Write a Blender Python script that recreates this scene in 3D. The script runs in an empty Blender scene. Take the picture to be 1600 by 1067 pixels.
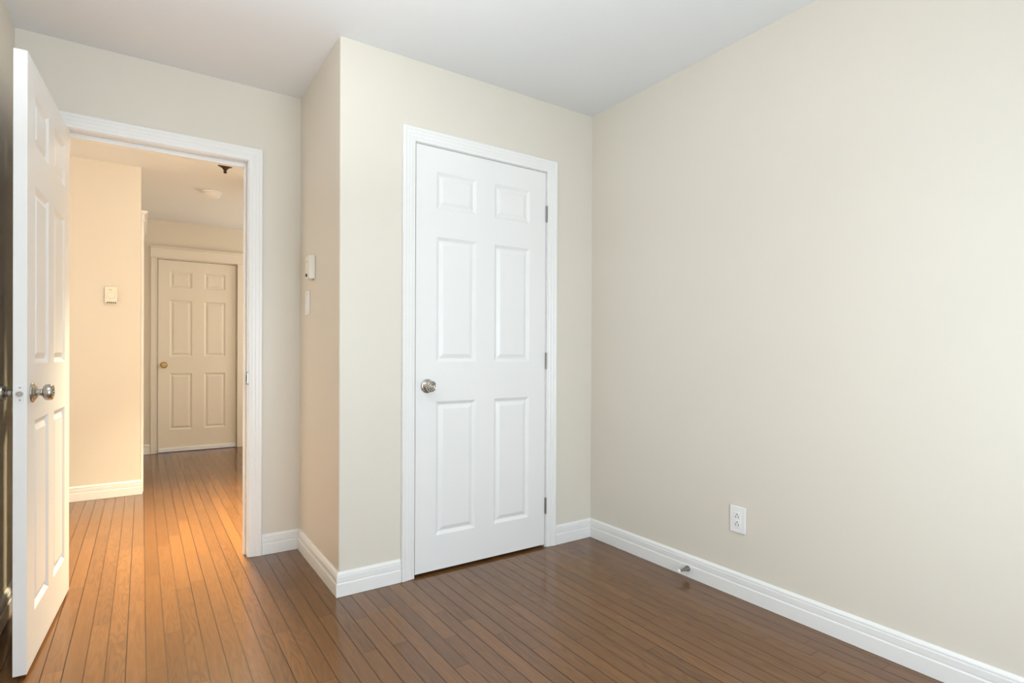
import bpy, bmesh, math, random
from mathutils import Matrix, Vector

C = bpy.context.scene.collection
S = bpy.context.scene
rnd = random.Random(4)

# ------------------------------------------------------------------ camera
YAW, PITCH, ROLL = 0.5949, -0.0029, 0.0042
CAM = (-2.1689, -2.4295, 1.0618)
fwd = Vector((math.sin(YAW)*math.cos(PITCH), math.cos(YAW)*math.cos(PITCH), math.sin(PITCH)))
r0 = Vector((math.cos(YAW), -math.sin(YAW), 0)); u0 = r0.cross(fwd)
rt = r0*math.cos(ROLL) + u0*math.sin(ROLL); up = -r0*math.sin(ROLL) + u0*math.cos(ROLL)
cd = bpy.data.cameras.new('camera'); cam = bpy.data.objects.new('camera', cd); C.objects.link(cam)
cd.sensor_fit = 'HORIZONTAL'; cd.sensor_width = 36.0
cd.lens = 864.883/1600*36; cd.shift_x = -7.3092/1600; cd.shift_y = 21.434/1600
cd.clip_start = 0.05; cd.clip_end = 60
M = Matrix(((rt.x, up.x, -fwd.x, CAM[0]), (rt.y, up.y, -fwd.y, CAM[1]), (rt.z, up.z, -fwd.z, CAM[2]), (0, 0, 0, 1)))
cam.matrix_world = M
S.camera = cam

# ------------------------------------------------------------------ world, lights, exposure
S.view_settings.view_transform = 'Standard'; S.view_settings.look = 'None'
S.view_settings.gamma = 1.0; S.view_settings.use_curve_mapping = False
S.view_settings.exposure = 0.0
w = bpy.data.worlds.new('sky'); S.world = w; w.use_nodes = True
bgn = w.node_tree.nodes['Background']
sky = w.node_tree.nodes.new('ShaderNodeTexSky'); sky.sky_type = 'HOSEK_WILKIE'
sky.sun_direction = (0.3, 0.5, 0.8); sky.turbidity = 4
w.node_tree.links.new(sky.outputs[0], bgn.inputs[0]); bgn.inputs[1].default_value = 0.6

def light(name, kind, loc, energy, col, rot=None, **k):
    l = bpy.data.lights.new(name, kind); l.energy = energy; l.color = col
    for a, b in k.items(): setattr(l, a, b)
    o = bpy.data.objects.new(name, l); C.objects.link(o); o.location = loc
    if rot: o.rotation_euler = rot
    return o
PI = math.pi
# daylight through the window in the wall behind the camera
light('window_daylight', 'AREA', (-1.25, -2.83, 1.00), 44, (0.76, 0.89, 1.0), (PI/2, 0, 0), shape='RECTANGLE', size=1.0, size_y=1.4)
# the bedroom's own ceiling lamp, above and in front of the camera
light('bedroom_lamp', 'POINT', (-1.55, -1.25, 2.12), 3.5, (0.96, 0.98, 1.0), shadow_soft_size=0.08)
# added fill aimed up to brighten the ceiling; no lamp stands there
light('ceiling_fill', 'AREA', (-2.10, -1.22, 1.75), 18, (0.84, 0.93, 1.0), (PI, 0, 0), shape='DISK', size=0.35)
# the hallway's ceiling lamp: its downward beam and its glow
HL = (-1.728, 1.585)
light('hall_lamp_beam', 'AREA', (HL[0], HL[1], 2.287), 80, (1.0, 0.84, 0.54), (math.radians(-10), 0, 0), shape='DISK', size=0.20, spread=math.radians(86))
light('hall_lamp_glow', 'POINT', (HL[0], HL[1], 2.35), 19, (1.0, 0.96, 0.91), shadow_soft_size=0.05)
# added fill at the hallway's end to brighten its wall, without a known source
light('hall_fill', 'AREA', (-3.66, 1.70, 1.30), 9.5, (1.0, 0.92, 0.81), (0, -PI/2, 0), shape='RECTANGLE', size=1.8, size_y=1.2)
# light from the lit room that opens off the corridor's right side
light('side_room_light', 'AREA', (0.04, 3.70, 1.35), 19, (1.0, 0.92, 0.79), (0, PI/2, 0), shape='RECTANGLE', size=1.6, size_y=1.1)

# ------------------------------------------------------------------ materials
def mat(name, col, rough=0.5, metal=0.0, spec=0.5, bump=None, coat=0.0, emit=None):
    m = bpy.data.materials.new(name); m.use_nodes = True
    nt = m.node_tree; b = nt.nodes['Principled BSDF']
    b.inputs['Base Color'].default_value = (*col, 1); b.inputs['Roughness'].default_value = rough
    b.inputs['Metallic'].default_value = metal; b.inputs['Specular IOR Level'].default_value = spec
    b.inputs['Coat Weight'].default_value = coat
    if emit:
        b.inputs['Emission Color'].default_value = (*emit[0], 1); b.inputs['Emission Strength'].default_value = emit[1]
    geo = nt.nodes.new('ShaderNodeNewGeometry')
    if bump:
        n = nt.nodes.new('ShaderNodeTexNoise'); n.inputs['Scale'].default_value = bump[0]; n.inputs['Detail'].default_value = 3
        nt.links.new(geo.outputs['Position'], n.inputs['Vector'])
        bp = nt.nodes.new('ShaderNodeBump'); bp.inputs['Strength'].default_value = bump[1]; bp.inputs['Distance'].default_value = 0.002
        nt.links.new(n.outputs[0], bp.inputs['Height']); nt.links.new(bp.outputs[0], b.inputs['Normal'])
    # a faint mottling so that no surface is perfectly even
    n2 = nt.nodes.new('ShaderNodeTexNoise'); n2.inputs['Scale'].default_value = 2.3; n2.inputs['Detail'].default_value = 2
    nt.links.new(geo.outputs['Position'], n2.inputs['Vector'])
    mx = nt.nodes.new('ShaderNodeMix'); mx.data_type = 'RGBA'
    mx.inputs[6].default_value = (*[c*0.985 for c in col], 1); mx.inputs[7].default_value = (*[min(1, c*1.015) for c in col], 1)
    nt.links.new(n2.outputs[0], mx.inputs[0]); nt.links.new(mx.outputs[2], b.inputs['Base Color'])
    return m

WALL = mat('wall_paint_cream', (0.74, 0.685, 0.595), 0.42, spec=0.35, bump=(260, 0.06))
CEIL = mat('ceiling_paint_white', (0.80, 0.80, 0.80), 0.8, spec=0.2, bump=(160, 0.05))
TRIM = mat('trim_paint_white', (0.86, 0.846, 0.822), 0.32, spec=0.45)
DOOR = mat('door_paint_white', (0.85, 0.838, 0.82), 0.36, spec=0.45, bump=(90, 0.03))
HDOOR = mat('door_paint_offwhite', (0.80, 0.745, 0.66), 0.42, spec=0.4)
NICKEL = mat('satin_nickel', (0.50, 0.465, 0.42), 0.26, 1.0, bump=(400, 0.03))
HINGE = mat('hinge_steel', (0.30, 0.28, 0.26), 0.35, 1.0)
STEEL = mat('brushed_steel', (0.50, 0.48, 0.45), 0.34, 1.0)
BRASS = mat('antique_brass', (0.48, 0.34, 0.16), 0.3, 1.0)
BRONZE = mat('oiled_bronze', (0.045, 0.026, 0.018), 0.4, 0.6)
PLASTIC = mat('white_plastic', (0.86, 0.85, 0.835), 0.35)
IVORY = mat('ivory_plastic', (0.84, 0.80, 0.70), 0.4)
SLOT = mat('dark_slot', (0.03, 0.03, 0.03), 0.6)
RUBBER = mat('white_rubber', (0.84, 0.83, 0.81), 0.6)
SWEEP = mat('white_vinyl', (0.88, 0.90, 0.95), 0.3)
GLASSW = mat('alabaster_glass', (0.9, 0.84, 0.72), 0.4, emit=((1.0, 0.86, 0.62), 3.0))
_nt = GLASSW.node_tree; _b = _nt.nodes['Principled BSDF']; _o = _nt.nodes['Material Output']      # lets most of its bulb's light through
_t = _nt.nodes.new('ShaderNodeBsdfTransparent'); _t.inputs[0].default_value = (1, 0.97, 0.92, 1); _m = _nt.nodes.new('ShaderNodeMixShader'); _m.inputs[0].default_value = 0.30
_nt.links.new(_t.outputs[0], _m.inputs[1]); _nt.links.new(_b.outputs[0], _m.inputs[2]); _nt.links.new(_m.outputs[0], _o.inputs[0])
PANE = bpy.data.materials.new('window_glass'); PANE.use_nodes = True
_nt = PANE.node_tree; _b = _nt.nodes['Principled BSDF']; _o = _nt.nodes['Material Output']
_t = _nt.nodes.new('ShaderNodeBsdfTransparent'); _g = _nt.nodes.new('ShaderNodeBsdfGlossy'); _g.inputs['Roughness'].default_value = 0.02
_m = _nt.nodes.new('ShaderNodeMixShader'); _m.inputs[0].default_value = 0.06
_nt.links.new(_t.outputs[0], _m.inputs[1]); _nt.links.new(_g.outputs[0], _m.inputs[2]); _nt.links.new(_m.outputs[0], _o.inputs[0])

def floor_material():
    m = bpy.data.materials.new('stained_oak_strip_floor'); m.use_nodes = True
    nt = m.node_tree; N = nt.nodes; L = nt.links; b = N['Principled BSDF']
    def math_(op, a, c=None, d=None):
        n = N.new('ShaderNodeMath'); n.operation = op
        for i, v in enumerate((a, c, d)):
            if v is None: continue
            if hasattr(v, 'is_linked'): L.new(v, n.inputs[i])
            else: n.inputs[i].default_value = v
        return n.outputs[0]
    geo = N.new('ShaderNodeNewGeometry'); sx = N.new('ShaderNodeSeparateXYZ'); L.new(geo.outputs['Position'], sx.inputs[0])
    X, Y = sx.outputs[0], sx.outputs[1]
    PW = 0.0572
    u = math_('DIVIDE', math_('ADD', X, 2.3841+PW*100), PW)
    iu = math_('FLOOR', u); fu = math_('SUBTRACT', u, iu)
    wn = N.new('ShaderNodeTexWhiteNoise'); wn.noise_dimensions = '1D'; L.new(iu, wn.inputs['W'])
    sc = N.new('ShaderNodeSeparateColor'); L.new(wn.outputs['Color'], sc.inputs[0])
    ln = math_('MULTIPLY_ADD', sc.outputs[0], 0.5, 0.75)
    v = math_('ADD', math_('DIVIDE', math_('ADD', Y, 20.0), ln), math_('MULTIPLY', sc.outputs[1], 7.0))
    iv = math_('FLOOR', v); fv = math_('SUBTRACT', v, iv)
    cb = N.new('ShaderNodeCombineXYZ'); L.new(iu, cb.inputs[0]); L.new(iv, cb.inputs[1])
    wb = N.new('ShaderNodeTexWhiteNoise'); wb.noise_dimensions = '2D'; L.new(cb.outputs[0], wb.inputs['Vector'])
    bc = N.new('ShaderNodeSeparateColor'); L.new(wb.outputs['Color'], bc.inputs[0])
    # grain coordinates, shifted per board
    gx = math_('MULTIPLY_ADD', bc.outputs[0], 31.0, math_('MULTIPLY', X, 1.0))
    gy = math_('MULTIPLY_ADD', bc.outputs[1], 17.0, Y)
    g1 = N.new('ShaderNodeCombineXYZ'); L.new(math_('MULTIPLY', gx, 60.0), g1.inputs[0]); L.new(math_('MULTIPLY', gy, 3.2), g1.inputs[1])
    n1 = N.new('ShaderNodeTexNoise'); n1.inputs['Scale'].default_value = 1.6; n1.inputs['Detail'].default_value = 4; n1.inputs['Roughness'].default_value = 0.65
    L.new(g1.outputs[0], n1.inputs['Vector'])
    g2 = N.new('ShaderNodeCombineXYZ'); L.new(math_('MULTIPLY', gx, 22.0), g2.inputs[0]); L.new(math_('MULTIPLY', gy, 3.0), g2.inputs[1])
    wv = N.new('ShaderNodeTexNoise'); wv.inputs['Scale'].default_value = 1.0; wv.inputs['Detail'].default_value = 1.0
    L.new(g2.outputs[0], wv.inputs['Vector'])
    rings = math_('SINE', math_('MULTIPLY', wv.outputs[0], 48.0))         # cathedral figure: contour lines of a stretched noise
    rings = math_('MULTIPLY_ADD', rings, 0.5, 0.5)
    fig = math_('POWER', rings, 2.2)
    ramp = N.new('ShaderNodeValToRGB'); e = ramp.color_ramp.elements
    e[0].position = 0.0; e[0].color = (0.090, 0.037, 0.010, 1)
    e[1].position = 1.0; e[1].color = (0.26, 0.112, 0.028, 1)
    q = e.new(0.5); q.color = (0.162, 0.068, 0.018, 1)
    t = math_('MULTIPLY_ADD', bc.outputs[2], 0.28, math_('MULTIPLY_ADD', n1.outputs[0], 0.55, 0.10))
    T0 = t; t = math_('MULTIPLY', fig, math_('MULTIPLY_ADD', bc.outputs[1], -0.24, 0.0)); t = math_('ADD', t, T0)
    L.new(t, ramp.inputs[0])
    # joints
    d = math_('MINIMUM', fu, math_('SUBTRACT', 1.0, fu))
    gl = math_('LESS_THAN', d, 0.024)
    dv = math_('MULTIPLY', math_('MINIMUM', fv, math_('SUBTRACT', 1.0, fv)), ln)
    ge = math_('MULTIPLY', math_('LESS_THAN', dv, 0.0010), 0.8)
    gap = math_('MAXIMUM', math_('MULTIPLY', gl, math_('MULTIPLY_ADD', sc.outputs[2], 0.35, 0.6)), ge)
    mix = N.new('ShaderNodeMix'); mix.data_type = 'RGBA'; L.new(gap, mix.inputs[0]); L.new(ramp.outputs[0], mix.inputs[6])
    mix.inputs[7].default_value = (0.012, 0.006, 0.004, 1)
    L.new(mix.outputs[2], b.inputs['Base Color'])
    rg = math_('MULTIPLY_ADD', n1.outputs[0], 0.05, 0.085); L.new(math_('MULTIPLY_ADD', gap, 0.4, rg), b.inputs['Roughness'])
    b2 = N.new('ShaderNodeBsdfPrincipled'); b2.inputs['Roughness'].default_value = 0.31; L.new(mix.outputs[2], b2.inputs['Base Color'])   # the hazy share of the satin varnish
    sp = math_('MULTIPLY_ADD', gap, -0.75, 0.80); L.new(sp, b.inputs['Specular IOR Level']); L.new(sp, b2.inputs['Specular IOR Level'])
    # bevelled board edges, a slight cup per board and grain in relief
    ed = N.new('ShaderNodeMapRange'); ed.inputs[1].default_value = 0.0; ed.inputs[2].default_value = 0.10; L.new(d, ed.inputs[0])
    h = ed.outputs[0]
    bp = N.new('ShaderNodeBump'); bp.inputs['Strength'].default_value = 0.12; bp.inputs['Distance'].default_value = 0.0008
    L.new(h, bp.inputs['Height']); L.new(bp.outputs[0], b.inputs['Normal']); L.new(bp.outputs[0], b2.inputs['Normal'])
    ms = N.new('ShaderNodeMixShader'); ms.inputs[0].default_value = 0.32; L.new(b.outputs[0], ms.inputs[1]); L.new(b2.outputs[0], ms.inputs[2])
    L.new(ms.outputs[0], N['Material Output'].inputs[0])
    return m
FLOOR = floor_material()

# ------------------------------------------------------------------ builders
def link(name, bm, m, parent=None, smooth=False, bevel=0.0, seg=2):
    bmesh.ops.recalc_face_normals(bm, faces=bm.faces)
    me = bpy.data.meshes.new(name); bm.to_mesh(me); bm.free()
    if smooth:
        for p in me.polygons: p.use_smooth = True
    me.materials.append(m)
    o = bpy.data.objects.new(name, me); C.objects.link(o)
    if parent: o.parent = parent
    if bevel:
        md = o.modifiers.new('edge', 'BEVEL'); md.width = bevel; md.segments = seg; md.limit_method = 'ANGLE'; md.angle_limit = math.radians(40)
    return o
def tag(o, label, cat, group=None, kind=None):
    o['label'] = label; o['category'] = cat
    if group: o['group'] = group
    if kind: o['kind'] = kind
    return o
def empty(name, loc, rz=0.0):
    o = bpy.data.objects.new(name, None); C.objects.link(o); o.location = loc; o.rotation_euler = (0, 0, rz); o.empty_display_size = 0.05
    return o
def box(bm, x0, x1, y0, y1, z0, z1):
    v = [bm.verts.new((x, y, z)) for x in (x0, x1) for y in (y0, y1) for z in (z0, z1)]
    for f in ((0, 1, 3, 2), (4, 6, 7, 5), (0, 4, 5, 1), (2, 3, 7, 6), (0, 2, 6, 4), (1, 5, 7, 3)): bm.faces.new([v[i] for i in f])
def boxes(*bs):
    bm = bmesh.new()
    for b in bs: box(bm, *b)
    return bm
def round_edge(bm, x, y, r=0.007):
    es = [e for e in bm.edges if all(abs(v.co.x-x) < 1e-5 and abs(v.co.y-y) < 1e-5 for v in e.verts)]
    bmesh.ops.bevel(bm, geom=es, offset=r, segments=4, affect='EDGES', profile=0.5)
    return bm
def lathe(bm, prof, mtx, n=40):
    """prof: (radius, height) pairs turned round the local z axis, then moved by mtx."""
    rings = []
    for r, h in prof:
        if r < 1e-6: rings.append([bm.verts.new(mtx @ Vector((0, 0, h)))])
        else: rings.append([bm.verts.new(mtx @ Vector((r*math.cos(2*PI*i/n), r*math.sin(2*PI*i/n), h))) for i in range(n)])
    for a, b in zip(rings, rings[1:]):
        for i in range(n):
            j = (i+1) % n
            if len(a) == 1 and len(b) == 1: continue
            if len(a) == 1: bm.faces.new((a[0], b[i], b[j]))
            elif len(b) == 1: bm.faces.new((a[i], a[j], b[0]))
            else: bm.faces.new((a[i], a[j], b[j], b[i]))
    for rg, flip in ((rings[0], True), (rings[-1], False)):
        if len(rg) > 1: bm.faces.new(rg)
def axis(loc, d):
    z = Vector(d).normalized()
    return Matrix.Translation(loc) @ z.to_track_quat('Z', 'Y').to_matrix().to_4x4()
def turned(name, prof, loc, d, m, parent=None, n=40, sharp=35):
    bm = bmesh.new(); lathe(bm, prof, axis(loc, d), n)
    o = link(name, bm, m, parent, smooth=True)
    o.data.set_sharp_from_angle(angle=math.radians(sharp))
    return o
def struct(o, label, cat):
    return tag(o, label, cat, kind='structure')

# ------------------------------------------------------------------ the shell
H = 2.44
XJ, YD, YH, XG, YK = -1.4575, 0.7243, 2.5734, -2.1772, 4.4683
XL, YB, WT = -2.62, -2.85, 0.115
struct(link('floor', boxes((-3.8, 0.2, -2.95, 4.60, -0.08, 0.0)), FLOOR), 'glossy brown oak strip floor running from bedroom into hallway', 'floor')
struct(link('ceiling', boxes((-3.8, 0.2, -2.95, 4.60, H, H+0.1)), CEIL), 'smooth white ceiling over bedroom and hallway', 'ceiling')
struct(link('wall_right', boxes((0, 0.1, -2.95, YD, 0, H)), WALL), 'wide cream wall with the electrical outlet, lit by the window', 'wall')
CX0, CX1, CZ = -1.112, -0.324, 2.066           # closet opening
struct(link('wall_closet', boxes((XJ+0.1, CX0, 0, 0.1, 0, H), (CX1, 0, 0, 0.1, 0, H), (CX0, CX1, 0, 0.1, CZ, H)), WALL), 'cream wall around the closed closet door', 'wall')
struct(link('wall_jog', round_edge(boxes((XJ, XJ+0.1, 0, YD, 0, H)), XJ, 0), WALL), 'narrow shaded side of the closet holding thermostat and switch', 'wall')
DX0, DX1, DZ = -2.482, -1.717, 2.052           # doorway opening between jamb faces
struct(link('wall_doorway', boxes((-3.7, DX0-0.018, YD, YD+WT, 0, H), (DX1+0.018, 0.1, YD, YD+WT, 0, H), (DX0-0.018, DX1+0.018, YD, YD+WT, DZ+0.018, H)), WALL), 'cream wall around the open doorway to the hallway', 'wall')
struct(link('wall_left', boxes((XL-0.1, XL, -2.95, YD, 0, H)), WALL), 'shadowed wall strip behind the open door', 'wall')
WX0, WX1, WZ0, WZ1 = -1.8, -0.7, 0.35, 1.90
struct(link('wall_back', boxes((XL, WX0, YB-0.1, YB, 0, H), (WX1, 0, YB-0.1, YB, 0, H), (WX0, WX1, YB-0.1, YB, 0, WZ0), (WX0, WX1, YB-0.1, YB, WZ1, H)), WALL), 'cream wall with the window behind the viewer', 'wall')
struct(link('wall_hall', round_edge(boxes((-3.7, XG, YH, YH+0.1, 0, H)), XG, YH), WALL), 'warm lit hallway wall with the dial thermostat', 'wall')
A0, A1, B0, B1 = 2.70, 3.46, 3.60, 4.31        # two door openings in the corridor's left wall
struct(link('wall_corridor_left', boxes((XG-0.1, XG, YH+0.1, A0, 0, H), (XG-0.1, XG, A1, B0, 0, H), (XG-0.1, XG, B1, YK, 0, H), (XG-0.1, XG, A0, A1, 2.05, H), (XG-0.1, XG, B0, B1, 2.05, H)), WALL), 'corridor side wall seen edge on past the hallway corner', 'wall')
FX0, FX1, FZ = -2.036, -1.292, 2.046
XR = -1.10
struct(link('wall_far', boxes((XG-0.1, FX0, YK, YK+0.1, 0, H), (FX1, 0.1, YK, YK+0.1, 0, H), (FX0, FX1, YK, YK+0.1, FZ, H)), WALL), 'tan end wall of the corridor around its closed door', 'wall')
struct(link('wall_corridor_right', boxes((XR, XR+0.1, YD+WT, 3.0, 0, H), (XR+0.1, 0.1, 2.9, 3.0, 0, H), (0.1, 0.2, 2.9, YK+0.1, 0, H)), WALL), 'corridor wall hidden behind the doorway jamb', 'wall')
struct(link('wall_hall_end', boxes((-3.8, -3.7, YD, YH+0.1, 0, H)), WALL), 'end wall of the hallway beyond the open door', 'wall')

# window behind the viewer
bm = boxes((WX0, WX0+0.05, YB-0.09, YB-0.03, WZ0, WZ1), (WX1-0.05, WX1, YB-0.09, YB-0.03, WZ0, WZ1), (WX0+0.05, WX1-0.05, YB-0.09, YB-0.03, WZ0, WZ0+0.05), (WX0+0.05, WX1-0.05, YB-0.09, YB-0.03, WZ1-0.05, WZ1),
           (-1.265, -1.235, YB-0.08, YB-0.04, WZ0+0.05, WZ1-0.05))
win = struct(link('window_1', bm, TRIM, bevel=0.003), 'white framed window behind the viewer', 'window')
link('pane', boxes((WX0+0.045, WX1-0.045, YB-0.064, YB-0.06, WZ0+0.045, WZ1-0.045)), PANE, win)

# ------------------------------------------------------------------ trim
CASING = [(0, 0), (0, .008), (.004, .0095), (.012, .0100), (.018, .0125), (.030, .0125), (.034, .0145), (.046, .0150), (.050, .0175), (.060, .0180), (.0640, .0150), (.0655, .010), (.0655, 0)]
def casing(name, x0, x1, ztop, y, out=-1, prof=CASING, parent=None, m=None):
    """Mitred casing round an opening in a wall along X; out = -1: stands out towards -Y."""
    bm = bmesh.new(); cols = []
    for u, v in prof:
        yy = y + out*v
        cols.append([bm.verts.new(p) for p in ((x0-u, yy, 0.0015), (x0-u, yy, ztop+u), (x1+u, yy, ztop+u), (x1+u, yy, 0.0015))])
    n = len(cols)
    for i in range(n):
        a, b = cols[i], cols[(i+1) % n]
        for k in range(3): bm.faces.new((a[k], a[k+1], b[k+1], b[k]))
    bm.faces.new([c[0] for c in cols]); bm.faces.new([c[3] for c in cols])
    return link(name, bm, m or TRIM, parent)
BASE = [(0, 0), (.0140, 0), (.0140, .0545), (.0118, .0580), (.0090, .0592), (.0090, .0608), (.0120, .0630), (.0120, .0845), (.0085, .0862), (.0070, .0885), (.0078, .0905), (.0110, .0920), (.0100, .0965), (.0062, .1015), (.0040, .1045), (0, .1050)]
def baseboard(name, segs, label):
    """segs: (p0, p1, inward normal, mitre at p0, mitre at p1); +1 lengthens at an outer corner, -1 shortens at an inner one."""
    bm = bmesh.new()
    for p0, p1, nrm, m0, m1 in segs:
        p0, p1, nv = Vector((*p0, 0)), Vector((*p1, 0)), Vector((*nrm, 0)); d = (p1-p0).normalized()
        A = [bm.verts.new(p0 + nv*t - d*(m0*t) + Vector((0, 0, z+0.001))) for t, z in BASE]
        B = [bm.verts.new(p1 + nv*t + d*(m1*t) + Vector((0, 0, z+0.001))) for t, z in BASE]
        n = len(A)
        for i in range(n):
            j = (i+1) % n; bm.faces.new((A[i], A[j], B[j], B[i]))
        bm.faces.new(A); bm.faces.new(B)
    return struct(link(name, bm, TRIM), label, 'baseboard')
baseboard('baseboard_right', [((0, YB), (0, 0), (-1, 0), -1, -1)], 'white moulded baseboard along the wide wall under the outlet')
baseboard('baseboard_closet', [((0, 0), (-0.2665, 0), (0, -1), -1, 0), ((-1.1735, 0), (XJ, 0), (0, -1), 0, 1)], 'white moulded baseboard either side of the closet door')
baseboard('baseboard_jog', [((XJ, 0), (XJ, YD), (-1, 0), 1, -1)], 'shaded white baseboard along the narrow side of the closet')
baseboard('baseboard_doorway', [((XJ, YD), (-1.6475, YD), (0, -1), -1, 0)], 'short white baseboard between closet side and doorway casing')
baseboard('baseboard_left', [((XL, YB), (XL, YD), (1, 0), -1, -1)], 'baseboard in shadow behind the open door')
baseboard('baseboard_back', [((XL, YB), (0, YB), (0, 1), -1, -1)], 'white baseboard under the window')
baseboard('baseboard_hall', [((-3.7, YH), (XG, YH), (0, -1), 0, 1)], 'white baseboard under the hallway dial thermostat')
baseboard('baseboard_corridor', [((XG, YH), (XG, 2.628), (1, 0), 1, 0), ((XG, 3.528), (XG, 3.535), (1, 0), 0, 0), ((XG, 4.375), (XG, YK), (1, 0), 0, -1)], 'short white baseboard pieces beside the corridor side doors')
baseboard('baseboard_far', [((XG, YK), (-2.099, YK), (0, -1), -1, 0), ((-1.228, YK), (0.1, YK), (0, -1), 0, -1)], 'baseboard at the corridor end wall')

# closet door frame
t1 = struct(casing('trim_1', -1.107, -0.3295, 2.0585, 0.0), 'white moulded casing around the closet door', 'door frame')
bm = boxes((CX0, -1.1035, 0.001, 0.1, 0, CZ), (-0.3325, CX1, 0.001, 0.1, 0, CZ), (-1.1035, -0.3325, 0.001, 0.1, 2.0555, CZ),
           (-1.1035, -1.092, 0.042, 0.075, 0, 2.0555), (-0.344, -0.3325, 0.042, 0.075, 0, 2.0555), (-1.092, -0.344, 0.042, 0.075, 2.044, 2.0555))
link('jamb', bm, TRIM, t1)

# doorway frame
t2 = struct(casing('trim_2', DX0-0.004, DX1+0.004, DZ+0.004, YD), 'white moulded casing around the open doorway', 'door frame')
casing('hall_casing', DX0-0.004, DX1+0.004, DZ+0.004, YD+WT, out=1, parent=t2)
ya, yb = YD, YD+WT
bm = boxes((DX0-0.018, DX0, ya, yb, 0, DZ+0.018), (DX1, DX1+0.018, ya, yb, 0, DZ+0.018), (DX0, DX1, ya, yb, DZ, DZ+0.018))
link('jamb', bm, TRIM, t2, bevel=0.0015)
bm = boxes((DX0, DX0+0.011, ya+0.046, ya+0.082, 0, DZ), (DX1-0.011, DX1, ya+0.046, ya+0.082, 0, DZ), (DX0+0.011, DX1-0.011, ya+0.046, ya+0.082, DZ-0.022, DZ))
link('door_stop_moulding', bm, TRIM, t2, bevel=0.0025)
bm = bmesh.new()
n = 10; a = []
for (yy, zz) in [(0.036, -.034), (0.036, .034)] + [(0.006 + 0.010*math.cos(th) - 0.008, 0.024 + .010*math.sin(th)) for th in [PI/2 + k*PI/2/6 for k in range(7)]] + [(0.006 + 0.010*math.cos(th) - 0.008, -0.024 + .010*math.sin(th)) for th in [PI + k*PI/2/6 for k in range(7)]]:
    a.append((ya+yy, 0.928+zz))
f1 = [bm.verts.new((DX1-0.0018, y, z)) for y, z in a]; f2 = [bm.verts.new((DX1+0.002, y, z)) for y, z in a]
bm.faces.new(f1); bm.faces.new(f2)
for i in range(len(a)): j = (i+1) % len(a); bm.faces.new((f1[i], f1[j], f2[j], f2[i]))
stk = link('strike_plate', bm, STEEL, t2); stk['label'] = 'brushed steel strike plate'
link('strike_hole', boxes((DX1-0.0022, DX1-0.0012, ya+0.009, ya+0.026, 0.913, 0.943)), SLOT, stk)

# far door frame: flat casings, header board with a cap
bm = boxes((-2.098, -2.040, YK-0.016, YK, 0.0015, 2.047), (-1.288, -1.228, YK-0.016, YK, 0.0015, 2.047),
           (-2.092, -2.084, YK-0.019, YK-0.016, 0.0015, 2.047), (-2.050, -2.042, YK-0.019, YK-0.016, 0.0015, 2.047), (-1.286, -1.278, YK-0.019, YK-0.016, 0.0015, 2.047))
t3 = struct(link('trim_3', bm, HDOOR, bevel=0.002), 'flat casing with a capped header around the corridor end door', 'door frame')
bm = boxes((-2.100, -1.226, YK-0.020, YK, 2.058, 2.150), (-2.104, -1.222, YK-0.026, YK, 2.047, 2.058), (-2.106, -1.220, YK-0.030, YK, 2.150, 2.158), (-2.114, -1.212, YK-0.040, YK, 2.158, 2.170))
link('header', bm, HDOOR, t3, bevel=0.002)
bm = boxes((FX0-0.004, FX0+0.004, YK, YK+0.1, 0, FZ), (FX1-0.004, FX1+0.004, YK, YK+0.1, 0, FZ), (FX0, FX1, YK, YK+0.1, FZ-0.006, FZ+0.004))
link('jamb', bm, HDOOR, t3)

# corridor side door frames (edge on)
def side_frame(name, y0, y1, label, header):
    bm = boxes((XG, XG+0.018, y0-0.066, y0-0.002, 0.0015, 2.05 if header else 2.09), (XG, XG+0.018, y1+0.002, y1+0.066, 0.0015, 2.05 if header else 2.09), (XG-0.1, XG, y0, y0+0.006, 0, 2.05), (XG-0.1, XG, y1-0.006, y1, 0, 2.05), (XG-0.1, XG, y0+0.006, y1-0.006, 2.044, 2.05))
    if not header: box(bm, XG, XG+0.018, y0-0.002, y1+0.002, 2.052, 2.09)
    o = struct(link(name, bm, TRIM, bevel=0.002), label, 'door frame')
    if header:
        link('header', boxes((XG, XG+0.022, y0-0.068, y1+0.068, 2.06, 2.105), (XG, XG+0.026, y0-0.072, y1+0.072, 2.05, 2.06), (XG, XG+0.032, y0-0.076, y1+0.076, 2.105, 2.116), (XG, XG+0.042, y0-0.084, y1+0.084, 2.116, 2.130)), TRIM, o, bevel=0.002)
    return o
side_frame('trim_4', A0, A1, 'capped casing of the side door just past the hallway corner', True)
side_frame('trim_5', B0, B1, 'plain casing of the side door next to the corridor end wall', False)

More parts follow.
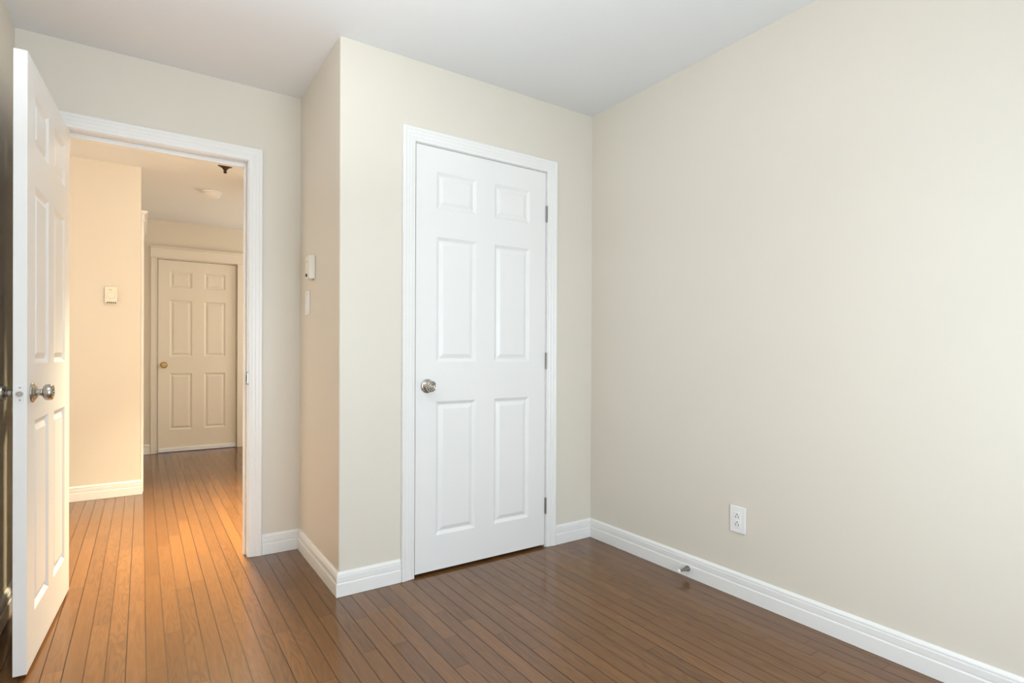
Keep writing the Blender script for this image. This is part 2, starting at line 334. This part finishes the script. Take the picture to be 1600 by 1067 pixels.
# ------------------------------------------------------------------ doors
def six_panel(bm, x0, x1, yf, out, z0, z1, panels):
    """One face of a six panel door at y = yf; out = direction (-1 / +1) in which it faces."""
    prof = [(0, 0), (.003, .0016), (.014, .0090), (.017, .0100), (.020, .0096), (.036, .0030), (.039, .0022)]
    xs = sorted({x0, x1, *[p[0] for p in panels], *[p[1] for p in panels]}); zs = sorted({z0, z1, *[p[2] for p in panels], *[p[3] for p in panels]})
    V = {}
    def vt(x, z, d=0.0):
        k = (round(x, 5), round(z, 5), round(d, 5))
        if k not in V: V[k] = bm.verts.new((x, yf - out*d, z))
        return V[k]
    inside = lambda x, z: any(p[0] < x < p[1] and p[2] < z < p[3] for p in panels)
    for a, b in zip(xs, xs[1:]):
        for c, d in zip(zs, zs[1:]):
            if not inside((a+b)/2, (c+d)/2): bm.faces.new((vt(a, c), vt(b, c), vt(b, d), vt(a, d)))
    for px0, px1, pz0, pz1 in panels:
        rings = [[vt(px0+o, pz0+o, d), vt(px1-o, pz0+o, d), vt(px1-o, pz1-o, d), vt(px0+o, pz1-o, d)] for o, d in prof]
        # the outermost ring has to follow the extra grid points on its border
        for a, b in zip(rings, rings[1:]):
            for i in range(4):
                j = (i+1) % 4; bm.faces.new((a[i], a[j], b[j], b[i]))
        bm.faces.new(rings[-1])
ROSE = [(0, 0), (.0330, 0), (.0335, .0020), (.0325, .0045), (.0300, .0062), (.0270, .0070), (.0255, .0090), (.0180, .0130), (.0165, .0150), (0, .0150)]
KNOB = [(0, .010), (.0110, .010), (.0110, .024), (.0130, .0255), (.0125, .028), (.0150, .0295), (.0215, .0315), (.0260, .0355), (.0275, .0420), (.0270, .0490), (.0245, .0545), (.0215, .0565), (.0190, .0560), (.0175, .0525), (0, .0525)]
LOCK = [(0, .0510), (.0140, .0510), (.0140, .0560), (.0120, .0575), (.0095, .0570), (.0085, .0545), (.0060, .0545), (.0055, .0590), (.0040, .0600), (0, .0600)]
def knob(parent, loc, d, m, lock=True):
    k = turned('knob', KNOB, loc, d, m, parent)
    turned('rosette', ROSE, loc, d, m, k)
    if lock: turned('lock_button', LOCK, loc, d, m, k, n=24)
    return k
def make_door(name, loc, rz, x0, x1, y0, y1, m, rows, label, z0=0.012, z1=2.030, stile=0.107, pw=0.222):
    t = empty(name, loc, rz); struct(t, label, 'door')
    cols = [(x0+stile, x0+stile+pw), (x1-stile-pw, x1-stile)]
    panels = [(a, b, c, d) for a, b in cols for c, d in rows]
    bm = bmesh.new()
    six_panel(bm, x0, x1, y0, -1, z0, z1, panels); six_panel(bm, x0, x1, y1, 1, z0, z1, panels)
    zs = sorted({z0, z1, *[r[0] for r in rows], *[r[1] for r in rows]}); xs = sorted({x0, x1, *[c[0] for c in cols], *[c[1] for c in cols]})
    for x in (x0, x1):
        for a, b in zip(zs, zs[1:]): bm.faces.new([bm.verts.new(p) for p in ((x, y0, a), (x, y1, a), (x, y1, b), (x, y0, b))])
    for z in (z0, z1):
        for a, b in zip(xs, xs[1:]): bm.faces.new([bm.verts.new(p) for p in ((a, y0, z), (b, y0, z), (b, y1, z), (a, y1, z))])
    bmesh.ops.remove_doubles(bm, verts=bm.verts, dist=1e-5)
    link('leaf', bm, m, t)
    return t
def hinge(parent, loc, h=0.089, m=HINGE, plate=None):
    b = turned('hinge', [(0, 0), (.003, 0), (.0055, .002), (.0055, .0285), (.0048, .029), (.0055, .0295), (.0055, .0590), (.0048, .0595), (.0055, .060), (.0055, h-.002), (.003, h), (0, h)], loc, (0, 0, 1), m, parent, n=20)
    if plate:
        link('hinge_leaf', boxes(plate), m, b)
    return b
ROWS = [(0.181, 0.829), (1.020, 1.625), (1.760, 1.938)]
d1 = make_door('door_1', (0, 0, 0), 0, -1.1005, -0.3355, 0.0015, 0.0365, DOOR, ROWS, 'closed white six panel closet door beside the wide wall', z0=0.014, z1=2.0525)
knob(d1, (-1.040, 0.0015, 0.905), (0, -1, 0), NICKEL)
for hz in (0.183, 0.979, 1.783):
    hinge(d1, (-0.3325, -0.0050, hz), plate=(-0.3345, -0.3305, -0.003, 0.030, hz+0.001, hz+0.088))
link('latch_plate', boxes((-1.1022, -1.1002, 0.006, 0.032, 0.876, 0.934)), STEEL, d1)

K = (-2.480, YD-0.010, 0)
d2 = make_door('door_2', K, math.radians(-93.2), 0.011, 0.768, 0.0105, 0.0455, DOOR, ROWS, 'white six panel door standing open into the bedroom', z0=0.014, z1=2.035)
knob(d2, (0.705, 0.0455, 0.925), (0, 1, 0), NICKEL)
knob(d2, (0.705, 0.0105, 0.925), (0, -1, 0), NICKEL)
for hz in (0.183, 0.979, 1.765):
    hinge(d2, (0, 0, hz), plate=(0.0025, 0.0045, 0.004, 0.036, hz+0.001, hz+0.088))
lp = link('latch_plate', boxes((0.7675, 0.7692, 0.0165, 0.0395, 0.897, 0.953)), DOOR, d2, bevel=0.0006); lp['label'] = 'white painted latch plate'
turned('latch_bolt', [(0, 0), (.0085, 0), (.0085, .006), (.0072, .0085), (0, .0090)], (0.769, 0.028, 0.925), (1, 0, 0), STEEL, lp, n=24)
for zz in (0.905, 0.945):
    turned('screw', [(0, 0), (.0032, 0), (.0028, .0008), (0, .0010)], (0.769, 0.028, zz), (1, 0, 0), STEEL, lp, n=14)

FROWS = [(0.236, 0.838), (1.016, 1.613), (1.748, 1.922)]
d3 = make_door('door_3', (0, 0, 0), 0, FX0+0.007, FX1-0.007, YK+0.022, YK+0.057, HDOOR, FROWS, 'closed off white six panel door at the end of the corridor', z0=0.012, z1=2.036, stile=0.102, pw=0.207)
knob(d3, (-1.978, YK+0.022, 0.927), (0, -1, 0), BRASS)
sw = link('door_sweep', boxes((FX0+0.007, FX1-0.007, YK+0.006, YK+0.022, 0.006, 0.046)), SWEEP, d3, bevel=0.002); sw['label'] = 'bright white door sweep'

d4 = make_door('door_4', (XG-0.045, 0, 0), math.radians(90), A0+0.009, A1-0.009, 0.0, 0.035, TRIM, ROWS, 'side door just past the hallway corner, only its knob showing')
knob(d4, (A1-0.07, 0.0, 0.925), (0, -1, 0), BRONZE)
d5 = make_door('door_5', (XG-0.045, 0, 0), math.radians(90), B0+0.009, B1-0.009, 0.0, 0.035, TRIM, ROWS, 'side door nearest the corridor end wall', pw=0.2)

# ------------------------------------------------------------------ things on the walls and ceiling
# thermostat on the shaded closet side
t = tag(empty('wall_thermostat', (XJ, 0.445, 1.487)), 'off-white electronic thermostat box on the shaded closet side, above the light switch', 'thermostat')
link('housing', boxes((-0.030, -0.0005, -0.040, 0.040, -0.058, 0.058)), IVORY, t, bevel=0.003)
link('button', boxes((-0.0318, -0.0295, 0.006, 0.015, 0.027, 0.032)), STEEL, t)
link('display', boxes((-0.0310, -0.0295, -0.022, 0.020, -0.012, 0.016)), IVORY, t, bevel=0.0005)
turned('dial', [(0, 0), (.008, 0), (.008, .004), (.006, .005), (0, .005)], (-0.030, 0.010, -0.038), (-1, 0, 0), SLOT, t, n=20)

# light switch under it
t = tag(empty('light_switch', (XJ, 0.545, 1.319)), 'white light switch on the shaded closet side, below the thermostat', 'light switch')
link('switch_plate', boxes((-0.0065, -0.0005, -0.0395, 0.0395, -0.062, 0.062)), PLASTIC, t, bevel=0.002)
bm = boxes((-0.0105, -0.006, -0.0165, 0.0165, -0.033, 0.033))
for v in bm.verts:
    if v.co.x < -0.008 and v.co.z > 0: v.co.x += 0.003
link('rocker', bm, PLASTIC, t, bevel=0.001)
for zz in (-0.048, 0.048):
    turned('screw', [(0, 0), (.0030, 0), (.0026, .0008), (0, .0009)], (-0.0065, 0, zz), (-1, 0, 0), STEEL, t, n=14)

# outlet on the right wall
t = tag(empty('electrical_outlet', (0, -0.966, 0.338)), 'white duplex electrical outlet low on the wide cream wall', 'outlet')
bm = boxes((-0.0065, -0.0005, -0.0385, 0.0385, -0.058, 0.058))
link('cover_plate', bm, PLASTIC, t, bevel=0.0030)
insert = link('receptacle', boxes((-0.0080, -0.0060, -0.0165, 0.0165, -0.0335, 0.0335)), PLASTIC, t, bevel=0.0006)
for zc in (0.017, -0.017):
    f = turned('socket', [(0, 0), (.0140, 0), (.0140, .0010), (.0132, .0016), (0, .0016)], (-0.0080, 0, zc), (-1, 0, 0), PLASTIC, insert, n=32)
    bm = boxes((-0.0100, -0.0094, 0.0050, 0.0072, zc-0.0085, zc+0.0005), (-0.0100, -0.0094, -0.0072, -0.0050, zc-0.0085, zc+0.0005))
    lathe(bm, [(0, .0094), (.0026, .0094), (.0026, .0100), (0, .0100)], Matrix.Translation((0, 0, zc+0.0068)) @ Matrix.Rotation(-PI/2, 4, 'Y'), 14)
    o = link('slots', bm, SLOT, insert); o['label'] = 'dark contact slots'
for zz in (-0.0485, 0.0485):
    turned('screw', [(0, 0), (.0030, 0), (.0026, .0008), (0, .0009)], (-0.0065, 0, zz), (-1, 0, 0), PLASTIC, t, n=14)

# door stop screwed into the right baseboard
t = tag(empty('door_stop', (-0.0140, -0.708, 0.043)), 'small metal door stop with white tip on the baseboard under the outlet', 'door stop')
turned('stem', [(0, 0), (.0135, 0), (.0138, .003), (.0125, .008), (.0095, .018), (.0065, .034), (.0048, .052), (.0045, .060), (0, .060)], (0, 0, 0), (-1, 0, 0), HINGE, t, n=28)
turned('rubber_tip', [(0, 0), (.0065, 0), (.0080, .002), (.0080, .009), (.0062, .0125), (0, .0130)], (-0.059, 0, 0), (-1, 0, 0), RUBBER, t, n=24)

# dial thermostat in the hall
t = tag(empty('wall_thermostat', (-2.357, YH, 1.476)), 'cream dial thermostat on the warm lit hallway wall', 'thermostat')
link('housing', boxes((-0.036, 0.036, -0.026, -0.0005, -0.058, 0.058)), IVORY, t, bevel=0.003)
turned('dial', [(0, 0), (.0240, 0), (.0240, .006), (.0225, .0085), (.0185, .0090), (0, .0090)], (0.001, -0.026, -0.003), (0, -1, 0), IVORY, t)
link('pointer', boxes((-0.014, 0.006, -0.0270, -0.0255, 0.034, 0.0375)), BRASS, t)
bm = bmesh.new()
for k in range(5):
    x = -0.022 + k*0.0115; box(bm, x, x+0.0065, -0.0268, -0.012, -0.0590, -0.0505)
o = link('vent', bm, SLOT, t); o['label'] = 'row of dark vent slots'

# smoke detector
t = tag(empty('smoke_detector', (-1.675, 2.99, H)), 'round white smoke detector on the corridor ceiling', 'smoke detector')
turned('base', [(0, 0), (.078, 0), (.078, .010), (.074, .013), (0, .013)], (0, 0, 0), (0, 0, -1), PLASTIC, t)
turned('cover', [(.066, .012), (.066, .020), (.062, .021), (.062, .027), (.066, .028), (.064, .036), (.055, .043), (.020, .046), (0, .046)], (0, 0, 0), (0, 0, -1), PLASTIC, t)

# flush ceiling light with a glass bowl on a bronze finial
t = tag(empty('ceiling_light', (HL[0], HL[1], H)), 'hallway ceiling light of which the dark bronze finial shows under the doorway header', 'ceiling light')
turned('canopy', [(0, 0), (.085, 0), (.085, .012), (.070, .020), (.020, .024), (.010, .030), (.010, .085), (0, .085)], (0, 0, 0), (0, 0, -1), BRONZE, t)
bm = bmesh.new(); lathe(bm, [(.155, .075), (.158, .077), (.145, .107), (.110, .130), (.060, .145), (.012, .150), (.012, .147), (.060, .141), (.108, .126), (.141, .105), (.152, .079)], axis((0, 0, 0), (0, 0, -1)), 48)
link('glass_bowl', bm, GLASSW, t, smooth=True)
turned('finial', [(0, .08), (.006, .08), (.006, .171), (.040, .175), (.042, .179), (.034, .183), (.022, .189), (.013, .199), (.010, .205), (.007, .208), (.0095, .212), (.0105, .217), (.008, .223), (0, .226)], (0, 0, 0), (0, 0, -1), BRONZE, t)
